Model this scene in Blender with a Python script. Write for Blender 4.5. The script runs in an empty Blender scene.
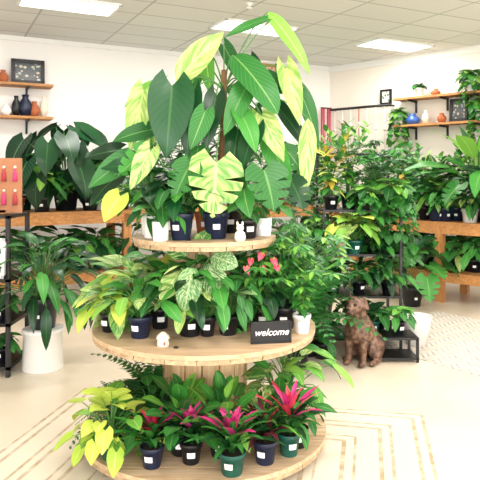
import bpy, bmesh, math, random
from mathutils import Vector, Matrix
R=random.Random(11)
F=600.0; HY=175.0; EYE=1.5
def W(px,py,d): return Vector(((px-240)*d/F, d, EYE-(py-HY)*d/F))
def S(px,py,z):
    d=F*(EYE-z)/(py-HY); return Vector(((px-240)*d/F,d,z))
def lin(c):
    return c/12.92 if c<=0.04045 else ((c+0.055)/1.055)**2.4
def hx(s):
    return tuple(lin(int(s[i:i+2],16)/255) for i in (0,2,4))+(1,)

# ------------------------------------------------------------ materials
def newmat(name):
    m=bpy.data.materials.new(name); m.use_nodes=True
    nt=m.node_tree; b=nt.nodes['Principled BSDF']; return m,nt,b
def N(nt,t,**k):
    n=nt.nodes.new(t)
    for a,v in k.items(): setattr(n,a,v)
    return n
def math_(nt,op,a,b=None,c=None,clamp=False):
    n=N(nt,'ShaderNodeMath',operation=op); n.use_clamp=clamp
    for i,x in enumerate((a,b,c)):
        if x is None: continue
        if isinstance(x,(int,float)): n.inputs[i].default_value=x
        else: nt.links.new(x,n.inputs[i])
    return n.outputs[0]
def mixc(nt,f,a,b,bt='MIX'):
    n=N(nt,'ShaderNodeMix',data_type='RGBA',blend_type=bt)
    for idx,x in ((0,f),(6,a),(7,b)):
        if isinstance(x,(int,float,tuple)): n.inputs[idx].default_value=x
        else: nt.links.new(x,n.inputs[idx])
    return n.outputs[2]
def plain(name,col,rough=0.5,metal=0.0,noise=0.08,scale=12,bump=0.0,col2=None):
    m,nt,b=newmat(name)
    c=hx(col)
    tc=N(nt,'ShaderNodeTexCoord'); nz=N(nt,'ShaderNodeTexNoise'); nz.inputs['Scale'].default_value=scale
    nz.inputs['Detail'].default_value=4
    nt.links.new(tc.outputs['Object'],nz.inputs['Vector'])
    dk=tuple(x*(1-noise*2.5) for x in c[:3])+(1,); lt=tuple(min(1,x*(1+noise)) for x in c[:3])+(1,)
    if col2:
        mr=N(nt,'ShaderNodeMapRange'); nt.links.new(nz.outputs[0],mr.inputs[0]); mr.inputs[1].default_value=.42; mr.inputs[2].default_value=.6
        o=mixc(nt,mr.outputs[0],c,hx(col2))
    else: o=mixc(nt,nz.outputs[0],dk,lt)
    nt.links.new(o,b.inputs['Base Color'])
    b.inputs['Roughness'].default_value=rough; b.inputs['Metallic'].default_value=metal
    if bump:
        bp=N(nt,'ShaderNodeBump'); bp.inputs['Strength'].default_value=bump
        nt.links.new(nz.outputs[0],bp.inputs['Height']); nt.links.new(bp.outputs[0],b.inputs['Normal'])
    return m
def leafmat(name,c1,c2,vein,var=None,amt=0.0,rough=0.42,vs=0.22,scale=5.0,trans=0.22,soft=.06):
    m,nt,b=newmat(name)
    uv=N(nt,'ShaderNodeUVMap'); sep=N(nt,'ShaderNodeSeparateXYZ'); nt.links.new(uv.outputs[0],sep.inputs[0])
    at=N(nt,'ShaderNodeAttribute',attribute_name='rnd')
    rv=at.outputs['Fac']
    u=math_(nt,'ABSOLUTE',math_(nt,'SUBTRACT',sep.outputs[0],0.5))
    v=sep.outputs[1]
    cb=N(nt,'ShaderNodeCombineXYZ'); nt.links.new(sep.outputs[0],cb.inputs[0])
    nt.links.new(math_(nt,'MULTIPLY',math_(nt,'SUBTRACT',v,math_(nt,'MULTIPLY',u,.8)),3.0),cb.inputs[1]); nt.links.new(math_(nt,'MULTIPLY',rv,37.0),cb.inputs[2])
    nz=N(nt,'ShaderNodeTexNoise'); nz.inputs['Scale'].default_value=scale; nz.inputs['Detail'].default_value=4
    nt.links.new(cb.outputs[0],nz.inputs['Vector'])
    col=mixc(nt,rv,hx(c1),hx(c2))
    if var:
        mr=N(nt,'ShaderNodeMapRange'); nt.links.new(nz.outputs[0],mr.inputs[0])
        mr.inputs[1].default_value=0.62-amt*0.3-soft/2; mr.inputs[2].default_value=0.62-amt*0.3+soft
        col=mixc(nt,mr.outputs[0],col,hx(var))
    ph=math_(nt,'SUBTRACT',math_(nt,'MULTIPLY',v,60.0),math_(nt,'MULTIPLY',u,45.0))
    sv=math_(nt,'POWER',math_(nt,'MULTIPLY_ADD',math_(nt,'SINE',ph),0.5,0.5),10.0)
    mrb=N(nt,'ShaderNodeMapRange'); nt.links.new(u,mrb.inputs[0]); mrb.inputs[1].default_value=0.012; mrb.inputs[2].default_value=0.04
    mrb.inputs[3].default_value=1; mrb.inputs[4].default_value=0
    vm=math_(nt,'MAXIMUM',math_(nt,'MULTIPLY',sv,vs),math_(nt,'MULTIPLY',mrb.outputs[0],0.8))
    col=mixc(nt,vm,col,hx(vein))
    nt.links.new(col,b.inputs['Base Color']); b.inputs['Roughness'].default_value=rough
    b.inputs['Specular IOR Level'].default_value=0.4
    bp=N(nt,'ShaderNodeBump'); bp.inputs['Strength'].default_value=0.15; nt.links.new(vm,bp.inputs['Height']); nt.links.new(bp.outputs[0],b.inputs['Normal'])
    tr=N(nt,'ShaderNodeBsdfTranslucent'); nt.links.new(col,tr.inputs[0])
    mx=N(nt,'ShaderNodeMixShader'); mx.inputs[0].default_value=trans
    nt.links.new(b.outputs[0],mx.inputs[1]); nt.links.new(tr.outputs[0],mx.inputs[2])
    nt.links.new(mx.outputs[0],nt.nodes['Material Output'].inputs[0])
    return m
L_dark=leafmat('leaf_dark','0b2b14','184f28','3d7038',rough=0.34,vs=.15)
L_deep=leafmat('leaf_deep','0a2e1e','18482c','6a9a68',vs=0.25)
L_green=leafmat('leaf_green','25702a','479a3c','84b060')
L_mid=leafmat('leaf_mid','175422','357c34','70a25a')
L_bright=leafmat('leaf_bright','549c34','8cc44c','b4d684')
L_lime=leafmat('leaf_lime','a6c840','d2e060','e6ee9a')
L_varl=leafmat('leaf_variegated_lime','5a9440','86b650','d0dc98',var='d2de8c',amt=0.45,scale=3,soft=.16)
L_varg=leafmat('leaf_variegated_green','2a7434','4f9846','b8d08c',var='bcd07c',amt=0.32,scale=4,soft=.12)
L_speck=leafmat('leaf_speckled','2c6f35','4f9046','bcd098',var='c2d6a0',amt=0.35,scale=9,soft=.1)
L_yel=leafmat('leaf_yellow','c7a83a','e0c94e','f5e9a0')
L_burg=leafmat('leaf_burgundy','3a1420','5e2030','8a3a48')
L_pink=leafmat('bract_pink','c81a70','e24694','ff86b8',vs=0.1)
L_red=leafmat('bract_red','c42038','e0405e','ff7d8a',vs=0.1)
L_coral=leafmat('spathe_pink','d93a58','ee6a80','ff9aa6',vs=0.1)
L_fern=leafmat('leaf_fern','1a5628','347833','5f9a50')
M_stem=plain('stem_green','4a7f3a',0.5)
M_moss=plain('moss_pole','7b5636',0.95,noise=0.3,scale=60,bump=0.8)
M_black=plain('pot_black','14161c',0.4)
M_navy=plain('pot_navy','1a2440',0.4)
M_teal=plain('pot_green','12564a',0.4)
M_white=plain('ceramic_white','f1efec',0.25,noise=0.02)
M_cream=plain('ceramic_cream','e6dccb',0.5,noise=0.05)
M_terra=plain('terracotta','b3663f',0.8)
M_soil=plain('soil','2a1c12',0.95,noise=0.3,scale=60,bump=0.6)
M_label=plain('paper_label','ffffff',0.6,noise=0.0)
M_blk=plain('black_metal','101012',0.45)
M_spad=plain('spadix_yellow','e8c04a',0.6)
M_redp=plain('red_cord','b8404a',0.8)
M_pinkp=plain('pink_tassel','e0457a',0.8)
M_blue=plain('blue_glaze','3a62b0',0.3)
def wood(name,c1,c2,ax=0,rough=0.6):
    m,nt,b=newmat(name)
    tc=N(nt,'ShaderNodeTexCoord'); mp=N(nt,'ShaderNodeMapping'); nt.links.new(tc.outputs['Object'],mp.inputs[0])
    s=[16,16,16]; s[ax]=1.2; mp.inputs['Scale'].default_value=s
    nz=N(nt,'ShaderNodeTexNoise'); nz.inputs['Scale'].default_value=2.5; nz.inputs['Detail'].default_value=6; nz.inputs['Distortion'].default_value=0.8
    nt.links.new(mp.outputs[0],nz.inputs['Vector'])
    at=N(nt,'ShaderNodeAttribute',attribute_name='rnd')
    cr=N(nt,'ShaderNodeValToRGB'); cr.color_ramp.elements[0].position=0.35; cr.color_ramp.elements[1].position=0.65
    cr.color_ramp.elements[0].color=hx(c2); cr.color_ramp.elements[1].color=hx(c1)
    nt.links.new(nz.outputs[0],cr.inputs[0])
    o=mixc(nt,math_(nt,'MULTIPLY',at.outputs['Fac'],0.4),cr.outputs[0],hx(c2))
    nt.links.new(o,b.inputs['Base Color']); b.inputs['Roughness'].default_value=rough
    bp=N(nt,'ShaderNodeBump'); bp.inputs['Strength'].default_value=0.15; nt.links.new(nz.outputs[0],bp.inputs['Height']); nt.links.new(bp.outputs[0],b.inputs['Normal'])
    return m
WD_pine=wood('pine_wood','dac0a0','bc9b78',0)
WD_piney=wood('pine_wood_cross','c9ae8c','a08260',1)
WD_pinez=wood('pine_wood_upright','d8bc96','b08c62',2)
WD_bench=wood('bench_wood','cf9458','a8723f',0)
WD_benchz=wood('bench_wood_upright','cf9458','a8723f',2)

# ------------------------------------------------------------ mesh builder
class MB:
    def __init__(s): s.v=[];s.f=[];s.m=[];s.uv=[];s.r=[];s.mats=[];s.sm=[]
    def slot(s,mat):
        if mat not in s.mats: s.mats.append(mat)
        return s.mats.index(mat)
    def add(s,vs,fs,mat,uvs=None,rnd=None,smooth=True):
        o=len(s.v); s.v.extend([tuple(x) for x in vs]); s.uv.extend(uvs if uvs else [(0.2,0.5)]*len(vs))
        k=s.slot(mat); rn=R.random() if rnd is None else rnd
        for f in fs:
            s.f.append(tuple(i+o for i in f)); s.m.append(k); s.r.append(rn); s.sm.append(smooth)
    def finish(s,name,origin=None,parent=None):
        o=Vector(origin) if origin is not None else Vector((0,0,0))
        me=bpy.data.meshes.new(name)
        me.from_pydata([(x[0]-o.x,x[1]-o.y,x[2]-o.z) for x in s.v],[],s.f)
        for m in s.mats: me.materials.append(m)
        me.polygons.foreach_set('material_index',s.m); me.polygons.foreach_set('use_smooth',s.sm)
        ul=me.uv_layers.new(name='UVMap')
        li=[0]*len(me.loops); me.loops.foreach_get('vertex_index',li)
        fl=[]
        for i in li: fl.extend(s.uv[i])
        ul.data.foreach_set('uv',fl)
        a=me.attributes.new('rnd','FLOAT','FACE'); a.data.foreach_set('value',s.r)
        me.update()
        ob=bpy.data.objects.new(name,me); ob.location=o; bpy.context.scene.collection.objects.link(ob)
        return ob
def box(M,c,size,mat,rz=0.0,mtx=None,rnd=None):
    c=Vector(c); hx_,hy,hz=[x/2 for x in size]
    m=mtx if mtx else Matrix.Rotation(rz,3,'Z')
    vs=[c+m@Vector((x*hx_,y*hy,z*hz)) for x in(-1,1) for y in(-1,1) for z in(-1,1)]
    M.add(vs,[(0,1,3,2),(4,6,7,5),(0,4,5,1),(2,3,7,6),(0,2,6,4),(1,5,7,3)],mat,smooth=False,rnd=rnd)
def tube(M,pts,r0,r1,mat,sides=5):
    vs=[];fs=[];n=len(pts)
    for i,p in enumerate(pts):
        t=(pts[min(i+1,n-1)]-pts[max(i-1,0)])
        if t.length<1e-6: t=Vector((0,0,1))
        t.normalize(); a=t.orthogonal().normalized() if abs(t.z)>0.9 else t.cross(Vector((0,0,1))).normalized()
        b=t.cross(a); r=r0+(r1-r0)*i/(n-1)
        for k in range(sides):
            an=2*math.pi*k/sides; vs.append(p+a*math.cos(an)*r+b*math.sin(an)*r)
    for i in range(n-1):
        for k in range(sides):
            k2=(k+1)%sides; fs.append((i*sides+k,i*sides+k2,(i+1)*sides+k2,(i+1)*sides+k))
    fs.append(tuple(range(sides))[::-1]); fs.append(tuple((n-1)*sides+k for k in range(sides)))
    M.add(vs,fs,mat)
def lathe(M,p,prof,mat,seg=24):
    p=Vector(p); vs=[];fs=[];n=len(prof)
    for r,z in prof:
        for k in range(seg):
            a=2*math.pi*k/seg; vs.append(p+Vector((math.cos(a)*max(r,1e-4),math.sin(a)*max(r,1e-4),z)))
    for i in range(n-1):
        for k in range(seg):
            k2=(k+1)%seg; fs.append((i*seg+k,i*seg+k2,(i+1)*seg+k2,(i+1)*seg+k))
    M.add(vs,fs,mat)
def ball(M,c,r,mat,seg=12,rings=8):
    if isinstance(r,(int,float)): r=(r,r,r)
    c=Vector(c); vs=[];fs=[]
    for i in range(rings+1):
        th=math.pi*i/rings
        for k in range(seg):
            a=2*math.pi*k/seg; vs.append(c+Vector((r[0]*math.sin(th)*math.cos(a),r[1]*math.sin(th)*math.sin(a),r[2]*math.cos(th))))
    for i in range(rings):
        for k in range(seg):
            k2=(k+1)%seg; fs.append((i*seg+k,(i+1)*seg+k,(i+1)*seg+k2,i*seg+k2))
    M.add(vs,fs,mat)
# ------------------------------------------------------------ leaves
def prof(kind,t):
    if kind=='lance': return max(0,math.sin(math.pi*t**0.75))**0.85
    if kind=='strap': return min(1,0.55+t*1.6)*max(0,(1-t**3.5))**0.8
    if kind=='oval': return max(0,math.sin(math.pi*(t*0.97+0.03)**0.85))**0.6
    return max(0,math.sin(math.pi*(t*0.82+0.18)**0.8))**0.9*(0.62+0.38*min(1,t/0.12))
def leaf(M,b,tip,wd,nrm,kind,mat,bend=0.08,fold=0.12,rows=8,wav=0.03):
    b=Vector(b);tip=Vector(tip); f=tip-b; L=f.length
    if L<1e-4: return
    f.normalize(); nrm=Vector(nrm); s=f.cross(nrm)
    if s.length<1e-3: s=f.orthogonal()
    s.normalize(); n=s.cross(f).normalized()
    us=[-1,-0.5,0,0.5,1]
    if rows<=4: us=[-1,0,1]
    mon=(kind=='monstera')
    if mon: rows=25; us=[-1,-0.7,-0.3,0,0.3,0.7,1]
    back=0.22 if kind in('heart','monstera') else (0.3 if kind=='arrow' else 0)
    vs=[];uv=[];fs=[]; h=wd/2; ph=R.random()*6.3
    for i in range(rows+1):
        t=i/rows; c=b+f*(L*t)+n*(bend*L*4*t*(1-t)); wv=prof('heart' if mon or kind=='arrow' else kind,t)
        if i==rows: wv=max(wv,0.01)
        for u in us:
            uu=u
            if mon and 0.12<t<0.93 and i%5==3: uu=max(-0.3,min(0.3,u))
            bk=back*abs(uu)**1.3*L*(1-t)**2.5
            if mon: bk-=0.14*L*abs(uu)*t*(1-t)*2
            z=fold*abs(uu)*h*wv+ wav*L*math.sin(t*9+ph+u)*abs(uu)*0.5
            vs.append(c+s*(uu*h*wv)-f*bk+n*z); uv.append((u*0.5+0.5,t))
    k=len(us)
    for i in range(rows):
        for j in range(k-1): fs.append((i*k+j,i*k+j+1,(i+1)*k+j+1,(i+1)*k+j))
    M.add(vs,fs,mat,uv)
def dirv(az,el): return Vector((math.cos(az)*math.cos(el),math.sin(az)*math.cos(el),math.sin(el)))
def curve3(a,m,b,n=5):
    return [a*(1-t)**2+m*(2*t*(1-t))+b*t*t for t in [i/n for i in range(n+1)]]
rad=math.radians
def pick(ms): return R.choice(ms) if isinstance(ms,(list,tuple)) else ms
def rosette(M,p,n,pl,L,wd,kind,mats,el=(25,85),pitch=(-55,15),rs=0.003,bend=0.08,jit=0.25,stem=None):
    p=Vector(p)
    for i in range(n):
        f=i/max(1,n-1); az=i*2.39996+R.uniform(-.3,.3)
        e=rad(el[1]+(el[0]-el[1])*f)+R.uniform(-.12,.12)
        q=p+dirv(az,e)*pl*R.uniform(.75,1.15); mid=p+dirv(az,min(1.5,e+.35))*pl*.55
        tube(M,curve3(p+dirv(az,0)*0.01,mid,q),rs,rs*.7,stem or M_stem,5)
        th=rad(pitch[1]+(pitch[0]-pitch[1])*f)+R.uniform(-jit,jit); a2=az+R.uniform(-.4,.4)
        d=dirv(a2,th); nn=Vector((-math.cos(a2)*math.sin(th),-math.sin(a2)*math.sin(th),math.cos(th)))
        nn+=Vector((R.uniform(-.25,.25),R.uniform(-.45,.05),0))
        l=L*R.uniform(.75,1.12)
        leaf(M,q,q+d*l,wd*l/L*R.uniform(.9,1.1),nn,kind,pick(mats),bend)
def cane(M,p,ns,h,nl,L,wd,kind,mats,lean=0.25,spread=0.03,pitch=(-40,40),stem=None,start=.2,rs=.004):
    p=Vector(p)
    for s in range(ns):
        az=s*2.4+R.random(); hh=h*R.uniform(.7,1.05)
        b=p+dirv(az,0)*spread*R.random(); top=b+Vector((math.cos(az)*lean*hh,math.sin(az)*lean*hh,hh))
        mid=b+Vector((0,0,hh*.6)); pts=curve3(b,mid,top,8); tube(M,pts,rs,rs*.5,stem or M_stem,5)
        for k in range(nl):
            t=start+(1-start)*k/max(1,nl-1); x=t*8; i=min(7,int(x)); q=pts[i].lerp(pts[i+1],x-i)
            a2=k*2.4+az; th=rad(pitch[0]+(pitch[1]-pitch[0])*t**1.5)+R.uniform(-.2,.2)
            d=dirv(a2,th); nn=Vector((-math.cos(a2)*math.sin(th),-math.sin(a2)*math.sin(th)-.2,math.cos(th)))
            l=L*R.uniform(.7,1.1); leaf(M,q,q+d*l,wd*l/L,nn,kind,pick(mats),.06,rows=6 if L>.07 else 4)
def fern(M,p,n,L,mats,el=(5,80),pin=.13):
    p=Vector(p)
    for i in range(n):
        f=i/max(1,n-1); az=i*2.4+R.uniform(-.3,.3); e=rad(el[1]+(el[0]-el[1])*f); l=L*R.uniform(.7,1.1)
        mid=p+dirv(az,min(1.5,e+.5))*l*.6; q=p+dirv(az,e-.5)*l*.95
        pts=curve3(p,mid,q,16); tube(M,pts,.002,.001,M_stem,4)
        for k in range(2,17):
            c=pts[k]; T=(pts[k]-pts[k-1]).normalized(); sd=T.cross(Vector((0,0,1)));
            if sd.length<.05: sd=Vector((math.sin(az),-math.cos(az),0))
            sd.normalize(); up=sd.cross(T)
            pl=l*pin*math.sin(math.pi*(k/17)**.7)*1.2+.008; m=pick(mats)
            for sg in(-1,1):
                leaf(M,c,c+(sd*sg+T*.35+Vector((0,0,-.15))).normalized()*pl,l*.05,up,'lance',m,.05,rows=3)
def bromeliad(M,p,n,L,wd,mg,mp,npk=9,up=1.0,pl=.55,pw=.9):
    p=Vector(p)
    for i in range(n):
        f=i/n; az=i*2.39996; e=rad(65-55*f)*up; l=L*R.uniform(.85,1.1)*(0.8+.3*f)
        d=dirv(az,e); nn=Vector((-math.cos(az)*math.sin(e),-math.sin(az)*math.sin(e),math.cos(e)))
        leaf(M,p,p+d*l,wd,nn,'strap',pick(mg),.16,.35,rows=8,wav=.01)
    for i in range(npk):
        f=i/npk; az=i*2.39996+.8; e=rad(85-58*f); l=L*pl*(.7+.5*f); b=p+Vector((0,0,L*.2))
        d=dirv(az,e); nn=Vector((-math.cos(az)*math.sin(e),-math.sin(az)*math.sin(e),math.cos(e)))
        leaf(M,b,b+d*l,wd*pw,nn,'strap',pick(mp),.1,.35,rows=6,wav=.01)
def palmate(M,p,n,h,L,wd,mats,lean=.5,k=7):
    p=Vector(p)
    for i in range(n):
        az=i*2.4+R.random(); q=p+dirv(az,rad(R.uniform(35,85)))*h*R.uniform(.5,1.05); tube(M,curve3(p,p+Vector((0,0,h*.5)),q),.003,.002,M_stem,4)
        for j in range(k):
            a=j*2*math.pi/k+R.uniform(-.15,.15); th=R.uniform(-.6,-.1); d=dirv(a,th)
            leaf(M,q,q+d*L*R.uniform(.8,1.1),wd,Vector((0,-.3,1)),'lance',pick(mats),.08,rows=5)
def vine(M,p,n,L,ls,mats,r=.06,kind='heart'):
    p=Vector(p)
    for i in range(n):
        az=i*2.4+R.uniform(-.4,.4); l=L*R.uniform(.4,1.1)
        a=p+dirv(az,0)*r*.7; m=p+dirv(az,.5)*(r*2.2); q=p+dirv(az,0)*(r*1.9+.03)+Vector((0,0,-l))
        pts=curve3(a,m,q,10); tube(M,pts,.002,.0015,M_stem,4)
        for k in range(1,11):
            aa=az+R.uniform(-1.3,1.3); th=R.uniform(-1.1,-.2); d=dirv(aa,th)
            nn=Vector((-math.cos(aa)*math.sin(th),-math.sin(aa)*math.sin(th),math.cos(th)))
            leaf(M,pts[k],pts[k]+d*ls*R.uniform(.7,1.1),ls*.75,nn,kind,pick(mats),.06,rows=5)
def pot(M,p,r,h,mat,label=True,style='nursery'):
    p=Vector(p)
    if style=='nursery': pr=[(0,0),(r*.7,0),(r*.73,.004),(r*.92,h*.8),(r,h*.81),(r,h*.985),(r*.985,h),(r*.92,h),(r*.9,h*.88)]
    else: pr=[(0,0),(r*.86,0),(r*.88,.005),(r,h*.99),(r*.98,h),(r*.92,h),(r*.9,h*.88)]
    lathe(M,p,pr,mat,24); lathe(M,p,[(r*.91,h*.88),(r*.4,h*.9),(0,h*.91)],M_soil,24)
    if label:
        vs=[];a0=-math.pi/2+R.uniform(-.5,.5)
        z0=h*.38;z1=z0+min(.028,h*.3)
        for i in range(5):
            a=a0+(i-2)*.012/r*.9
            for z,q in((z0,r*(.73+.19*z0/(.8*h))+.0035),(z1,r*(.73+.19*z1/(.8*h))+.0035)):
                q2=q if style=='nursery' else r*1.02
                vs.append(p+Vector((math.cos(a)*q2,math.sin(a)*q2,z)))
        M.add(vs,[(2*i,2*i+2,2*i+3,2*i+1) for i in range(4)],M_label)
    return p+Vector((0,0,h*.89))
def potted(name,p,fn,r=.07,h=.12,mat=None,style='nursery',label=True):
    M=MB(); s=pot(M,p,r,h,mat or M_black,label,style); fn(M,s); return M.finish(name,p)

# ------------------------------------------------------------ room
CE=3.3
A=Vector((-3.08,7.7)); B=Vector((1.5,10.0)); C=Vector((3.32,8.3))
uL=(B-A).normalized(); uR=(C-B).normalized()
P0=A-uL*3.0; P1=C+uR*2.6
FL=Vector((P0.x,-3)); FR=Vector((P1.x,-3))
M_wall=plain('wall_paint','f3f0ed',0.85,noise=0.01,scale=3)
M_wallr=plain('wall_paint_warm','f0e8dd',0.85,noise=0.01,scale=3)
M_trim=plain('trim_paint','f3f2ef',0.5,noise=0.01)
cen=Vector((0,3))
def wall(name,p,q,z0,z1,mat,th=.12,M=None,off=0):
    d=(q-p); n=Vector((-d.y,d.x)).normalized(); m=(p+q)/2
    if (cen-m).dot(n)>0: n=-n
    mm=M or MB(); c=m+n*(th/2+off); box(mm,(c.x,c.y,(z0+z1)/2),(d.length,th,z1-z0),mat,math.atan2(d.y,d.x))
    if M is None: return mm.finish(name)
wall('wall_left',P0,B+uL*.1,0,CE,M_wall); wall('wall_right',B,P1,0,CE,M_wallr)
wall('wall_side_left',FL,P0,0,CE,M_wall); wall('wall_side_right',P1,FR,0,CE,M_wall)
wf=MB()
wins=[(-3.8,-1.6),(-.9,1.3),(2.0,4.2)]
xs=[P0.x]+[v for w in wins for v in w]+[P1.x]
for i in range(0,len(xs),2): box(wf,((xs[i]+xs[i+1])/2,-3.06,CE/2),(xs[i+1]-xs[i],.12,CE),M_wall)
for a,b_ in wins:
    box(wf,((a+b_)/2,-3.06,.2),(b_-a,.12,.4),M_wall); box(wf,((a+b_)/2,-3.06,(2.9+CE)/2),(b_-a,.12,CE-2.9),M_wall)
wf.finish('wall_front')
for i,(a,b_) in enumerate(wins):
    m=MB(); c=(a+b_)/2
    for x in(a+.03,c,b_-.03): box(m,(x,-3.06,1.65),(.06,.08,2.5),M_blk)
    for z in(.43,2.87): box(m,(c,-3.06,z),(b_-a,.08,.06),M_blk)
    m.finish('window_%d'%(i+1))
wall('baseboard_left',P0,B,0,.1,M_trim,th=.02,off=-.02); wall('baseboard_right',B,P1,0,.1,M_trim,th=.02,off=-.02)
m,nt,b=newmat('polished_floor')
tc=N(nt,'ShaderNodeTexCoord'); nz=N(nt,'ShaderNodeTexNoise'); nz.inputs['Scale'].default_value=1.3; nz.inputs['Detail'].default_value=8
nt.links.new(tc.outputs['Object'],nz.inputs['Vector'])
cr=N(nt,'ShaderNodeValToRGB'); cr.color_ramp.elements[0].position=.35; cr.color_ramp.elements[1].position=.7
cr.color_ramp.elements[0].color=hx('dccdb6'); cr.color_ramp.elements[1].color=hx('e6dac6')
nt.links.new(nz.outputs[0],cr.inputs[0]); nt.links.new(cr.outputs[0],b.inputs['Base Color']); b.inputs['Roughness'].default_value=.25
M_floor=m
def poly(name,pts,z0,z1,mat):
    mm=MB(); n=len(pts); vs=[Vector((x,y,z0)) for x,y in pts]+[Vector((x,y,z1)) for x,y in pts]
    mm.add(vs,[tuple(range(n))[::-1],tuple(range(n,2*n))]+[(i,(i+1)%n,n+(i+1)%n,n+i) for i in range(n)],mat,smooth=False)
    return mm.finish(name)
outl=[(FL.x-.1,FL.y-.1),(FR.x+.1,FR.y-.1),(P1.x+.1,P1.y+.05),(B.x,B.y+.15),(P0.x-.1,P0.y+.1)]
poly('floor',outl,-.1,0,M_floor)
m,nt,b=newmat('ceiling_tiles')
tc=N(nt,'ShaderNodeTexCoord'); mp=N(nt,'ShaderNodeMapping'); nt.links.new(tc.outputs['Object'],mp.inputs[0])
mp.inputs['Rotation'].default_value=(0,0,-math.atan2(uL.y,uL.x))
bk=N(nt,'ShaderNodeTexBrick'); bk.offset=0; nt.links.new(mp.outputs[0],bk.inputs['Vector'])
bk.inputs['Scale'].default_value=1; bk.inputs['Brick Width'].default_value=1.0; bk.inputs['Row Height'].default_value=.5; bk.inputs['Mortar Size'].default_value=.012
bk.inputs['Color1'].default_value=hx('e4e3e0'); bk.inputs['Color2'].default_value=hx('dedddb'); bk.inputs['Mortar'].default_value=hx('b8b8b6')
nt.links.new(bk.outputs[0],b.inputs['Base Color']); b.inputs['Roughness'].default_value=.9
poly('ceiling',outl,CE,CE+.1,m)
M_em,nt,b=newmat('light_diffuser'); b.inputs['Emission Color'].default_value=(1,.98,.94,1); b.inputs['Emission Strength'].default_value=3
ang=math.atan2(uL.y,uL.x); nrm=Vector((.449,-.893))
base=Vector((.17,7.3))
for r_ in range(0,4):
    for c_ in range(-1,2):
        q=base+uL*(2.2*c_)+nrm*(2.5*r_)
        if q.y<-2.5 or abs(q.x)>4.8: continue
        mm=MB(); mtx=Matrix.Rotation(ang,3,'Z')
        box(mm,(q.x,q.y,CE-.012),(.94,.44,.012),M_em,ang)
        for sx,sy,w_,h_ in((0,.235,1.0,.03),(0,-.235,1.0,.03),(.485,0,.03,.5),(-.485,0,.03,.5)):
            o=mtx@Vector((sx,sy,0)); box(mm,(q.x+o.x,q.y+o.y,CE-.012),(w_,h_,.022),M_trim,ang)
        mm.finish('ceiling_light_panel')
        ld=bpy.data.lights.new('ceiling_lamp','AREA'); ld.shape='RECTANGLE'; ld.size=.9; ld.size_y=.4; ld.energy=27; ld.color=(1,.965,.92)
        lo=bpy.data.objects.new('ceiling_lamp',ld); lo.location=(q.x,q.y,CE-.03); lo.rotation_euler=(0,0,ang); bpy.context.scene.collection.objects.link(lo)
for a,b_ in wins:
    ld=bpy.data.lights.new('window_daylight','AREA'); ld.shape='RECTANGLE'; ld.size=2.0; ld.size_y=2.3; ld.energy=130; ld.color=(1,.99,.97)
    lo=bpy.data.objects.new('window_daylight',ld); lo.location=((a+b_)/2,-2.95,1.7); bpy.context.scene.collection.objects.link(lo)
    lo.rotation_euler=Vector((0,1,-.05)).to_track_quat('-Z','Y').to_euler()
w=bpy.data.worlds.new('World'); bpy.context.scene.world=w; w.use_nodes=True
sky=w.node_tree.nodes.new('ShaderNodeTexSky'); sky.sky_type='HOSEK_WILKIE'
w.node_tree.links.new(sky.outputs[0],w.node_tree.nodes['Background'].inputs[0]); w.node_tree.nodes['Background'].inputs[1].default_value=1.0
sp=MB(); lathe(sp,(.1,6.3,CE-.05),[(0,0),(.03,.0),(.03,.006),(.008,.01),(.012,.03),(.04,.045),(.04,.05),(0,.05)],M_trim,16); sp.finish('ceiling_sprinkler')

# rugs
def rugmat(name,c1,c2,mode,sx,sy):
    m,nt,b=newmat(name); tc=N(nt,'ShaderNodeTexCoord'); se=N(nt,'ShaderNodeSeparateXYZ'); nt.links.new(tc.outputs['Object'],se.inputs[0])
    ax=math_(nt,'ABSOLUTE',se.outputs[0]); ay=math_(nt,'ABSOLUTE',se.outputs[1])
    if mode=='con':
        dx=math_(nt,'SUBTRACT',sx,ax); dy=math_(nt,'SUBTRACT',sy,ay); d=math_(nt,'MINIMUM',dx,dy)
        s=math_(nt,'GREATER_THAN',math_(nt,'ADD',math_(nt,'SINE',math_(nt,'MULTIPLY',d,95.0)),math_(nt,'MULTIPLY',math_(nt,'SINE',math_(nt,'MULTIPLY',d,31.0)),.8)),0.95)
    else:
        z=math_(nt,'PINGPONG',math_(nt,'MULTIPLY',se.outputs[0],1.0),.08)
        s=math_(nt,'GREATER_THAN',math_(nt,'SINE',math_(nt,'MULTIPLY',math_(nt,'ADD',z,se.outputs[1]),90.0)),0.3)
    nz=N(nt,'ShaderNodeTexNoise'); nz.inputs['Scale'].default_value=14; nz.inputs['Detail'].default_value=8; nt.links.new(tc.outputs['Object'],nz.inputs['Vector'])
    s2=math_(nt,'MULTIPLY',s,math_(nt,'MULTIPLY_ADD',nz.outputs[0],2.2,-.4,clamp=True),clamp=True)
    nt.links.new(mixc(nt,s2,hx(c1),hx(c2)),b.inputs['Base Color']); b.inputs['Roughness'].default_value=.95; return m
def rug(name,c,sx,sy,rz,mat):
    mm=MB(); box(mm,(0,0,.004),(sx*2,sy*2,.008),mat); o=mm.finish(name); o.location=(c[0],c[1],0); o.rotation_euler=(0,0,rz); return o
rug('woven_rug',(-.16,3.1),1.15,.9,rad(-12),rugmat('rug_lines','d8ccb8','ab9676','con',1.15,.9))
rug('herringbone_rug',(2.15,5.3),1.0,.8,rad(-52),rugmat('rug_herring','d4ccc0','a39b90','zig',1,1))

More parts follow.
